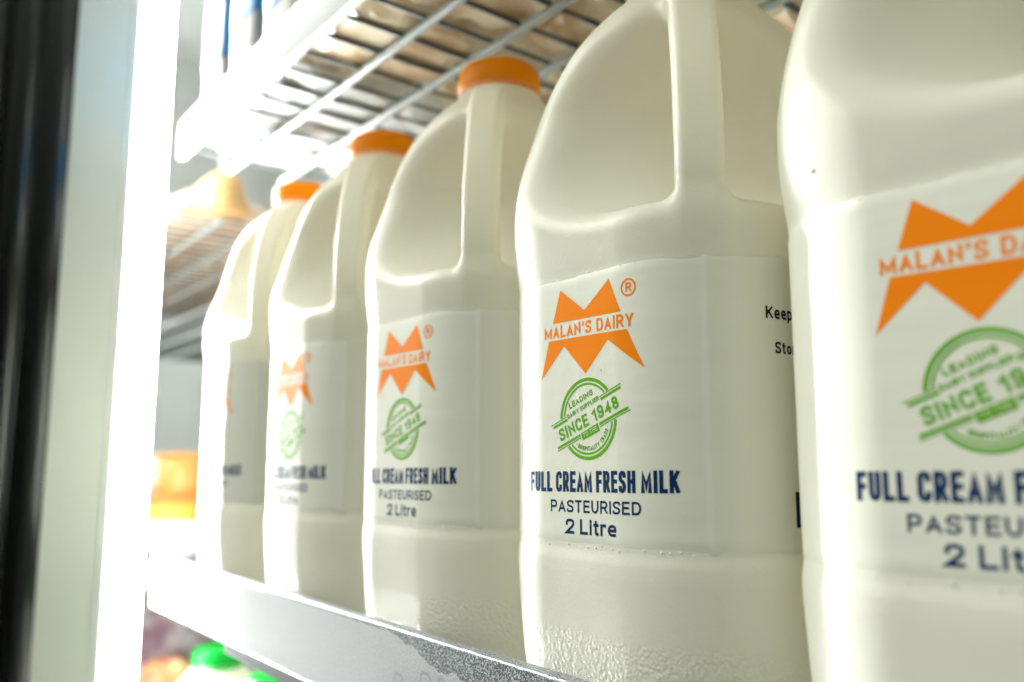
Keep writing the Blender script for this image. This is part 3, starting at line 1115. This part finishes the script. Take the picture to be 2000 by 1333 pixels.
# slim cartons standing at the front of the upper shelf
M_CARTON = mat('white_carton', (0.46, 0.44, 0.42), 0.45)
M_BLUE = mat('blue_print', (0.01, 0.30, 0.62), 0.4)
gc = 'slim cartons at the front of the upper shelf'
cl = ['slim white carton with blue print at the left end of the upper shelf rail',
      'slim carton with blue top, second from the left behind the upper rail',
      'slim carton with blue top, third from the left behind the upper rail']
def carton(label, X, Y, Z, w, d, h, bz0, bz1, group):
    t = thing('carton', label, 'carton', W(X, Y, Z), group)
    bm = bmesh.new()
    box(bm, Vector((-w / 2, -d / 2, 0)) * S, Vector((w / 2, d / 2, h)) * S, 0.0055, 4)
    obj('box', bm, M_CARTON, t)
    bm = bmesh.new()
    box(bm, Vector((-w / 2 - .004, -d / 2 - .004, bz0)) * S, Vector((w / 2 + .004, d / 2 + .004, bz1)) * S, 0.0055, 4)
    obj('print_band', bm, M_BLUE, t)
    return t
carton(cl[0], -5.08, 1.735, 2.0, 0.40, 0.30, 1.75, 0.40, 0.88, gc)
carton(cl[1], -4.58, 1.735, 2.0, 0.40, 0.30, 1.75, 0.48, 1.02, gc)
carton(cl[2], -4.06, 1.735, 2.0, 0.40, 0.30, 1.75, 0.36, 1.02, gc)

# beyond the lamp
def tub(name, label, X, Y, Z, r0, r1, h, m, mlid, cat='tub', group=None):
    t = thing(name, label, cat, W(X, Y, Z), group)
    bm = bmesh.new()
    lathe(bm, [(0, 0), (r0 * .95 * S, 0), (r0 * S, .02 * S), (r1 * S, h * .9 * S), (0, h * .9 * S)], 40)
    obj('cup', bm, m, t)
    bm = bmesh.new()
    lathe(bm, [(0, h * .902 * S), (r1 * 1.05 * S, h * .902 * S), (r1 * 1.06 * S, h * .97 * S), (r1 * 0.98 * S, h * S), (0, h * S)], 40)
    obj('lid', bm, mlid, t)
    return t
M_OR1 = mat('orange_tub', (0.85, 0.34, 0.09), 0.4)
M_OR2 = mat('amber_tub', (0.90, 0.56, 0.10), 0.4)
M_PALE = mat('cream_tub', (0.80, 0.72, 0.55), 0.4)
M_TUBW = mat('white_tub', (0.80, 0.80, 0.76), 0.4)
tub('tub', 'amber tub at the foot of the orange stack beyond the lamp', -9.0, 2.62, ZD, .30, .34, .42, M_OR2, M_OR1, group='orange tubs beyond the lamp')
tub('tub', 'orange tub on top of the amber tub beyond the lamp', -9.0, 2.71, ZD + .425, .23, .25, .44, M_OR1, M_OR1, group='orange tubs beyond the lamp')
tub('tub', 'amber tub standing behind the orange stack beyond the lamp', -9.9, 2.95, ZD, .30, .34, .42, M_OR2, M_OR1, group='orange tubs beyond the lamp')
tub('tub', 'white tub in front of the orange stack, close to the shelf end', -7.6, 2.28, ZD, .20, .23, .26, M_TUBW, M_TUBW)
tub('tub', 'cream tub low in front of the amber tub beyond the lamp', -8.2, 2.08, ZD, .22, .25, .24, M_PALE, M_PALE)
M_PEACH = film('peach_wrapper', (0.72, 0.48, 0.30), (0.85, 0.68, 0.50))
M_PURPLE = film('dull_purple_wrapper', (0.18, 0.10, 0.13), (0.42, 0.38, 0.38))
M_REDOR = film('red_orange_wrapper', (0.55, 0.12, 0.08), (0.80, 0.42, 0.18))
for i in range(6):
    for j in range(2):
        pouch('peach wrapped packs on the far upper shelf beyond the lamp', -7.4 - i * 0.85, 2.35 + j * 0.85, 1.98, .82, .84, .34, 0, M_PEACH, 50 + i * 3 + j, group='peach packs on the far upper shelf')
for i in range(4):
    pouch('dull purple wrapped packs on the far lowest shelf beyond the lamp', -9.3 - i * 1.0, 2.75, -2.58, 1.0, 1.1, 1.35, 0.1 * i, M_PURPLE, 90 + i, group='purple packs on the far lowest shelf')
pouch('red and orange wrapped pack lying low on the far lowest shelf', -8.3, 2.42, -2.58, .9, .8, .80, 0.2, M_REDOR, 99)
# orange gable carton on the far upper shelf
t = thing('juice_carton', 'orange wedge shaped carton at the near end of the far upper shelf', 'carton', W(-7.05, 2.2, 2.02))
M_JUICE = mat('orange_carton', (0.82, 0.48, 0.20), 0.4)
bm = bmesh.new()
vs = [bm.verts.new(Vector(p) * S) for p in ((-.26, -.20, 0.0), (.26, -.20, 0.0), (.26, .30, 0.0), (-.26, .30, 0.0), (-.26, -.02, .34), (.26, -.02, .34), (.26, .20, .34), (-.26, .20, .34))]
for f in ((3, 2, 1, 0), (4, 5, 6, 7), (0, 1, 5, 4), (1, 2, 6, 5), (2, 3, 7, 6), (3, 0, 4, 7)):
    bm.faces.new([vs[i] for i in f])
bmesh.ops.bevel(bm, geom=bm.edges[:], offset=0.002, segments=2, affect='EDGES')
obj('box', bm, M_JUICE, t)
M_CREAM = mat('cream_board', (0.76, 0.62, 0.42), 0.5)
gx = 'cream boxes behind the orange tubs'
for (X, Y, Z, w, d, h, lab) in ((-10.6, 2.9, ZD, 1.0, .7, .50, 'low cream box behind the orange tubs beyond the lamp'),
                                (-11.8, 3.6, ZD, 1.0, .8, .85, 'taller cream box farther back, behind the orange tubs beyond the lamp')):
    bm = bmesh.new()
    box(bm, Vector((-w / 2, -d / 2, 0)) * S, Vector((w / 2, d / 2, h)) * S, 0.002)
    o = obj('box', bm, M_CREAM)
    o.location = W(X, Y, Z)
    tag(o, lab, 'box', gx)
# shelf upright post beyond
M_POST = mat('grey_upright', (0.60, 0.64, 0.61), 0.4)
bm = bmesh.new()
box(bm, W(-12.0, 3.92, -8.9), W(-11.75, 4.1, 8.9), 0.001)
tag(obj('shelf_upright', bm, M_POST), 'pale grey vertical post behind the orange tubs', 'post')
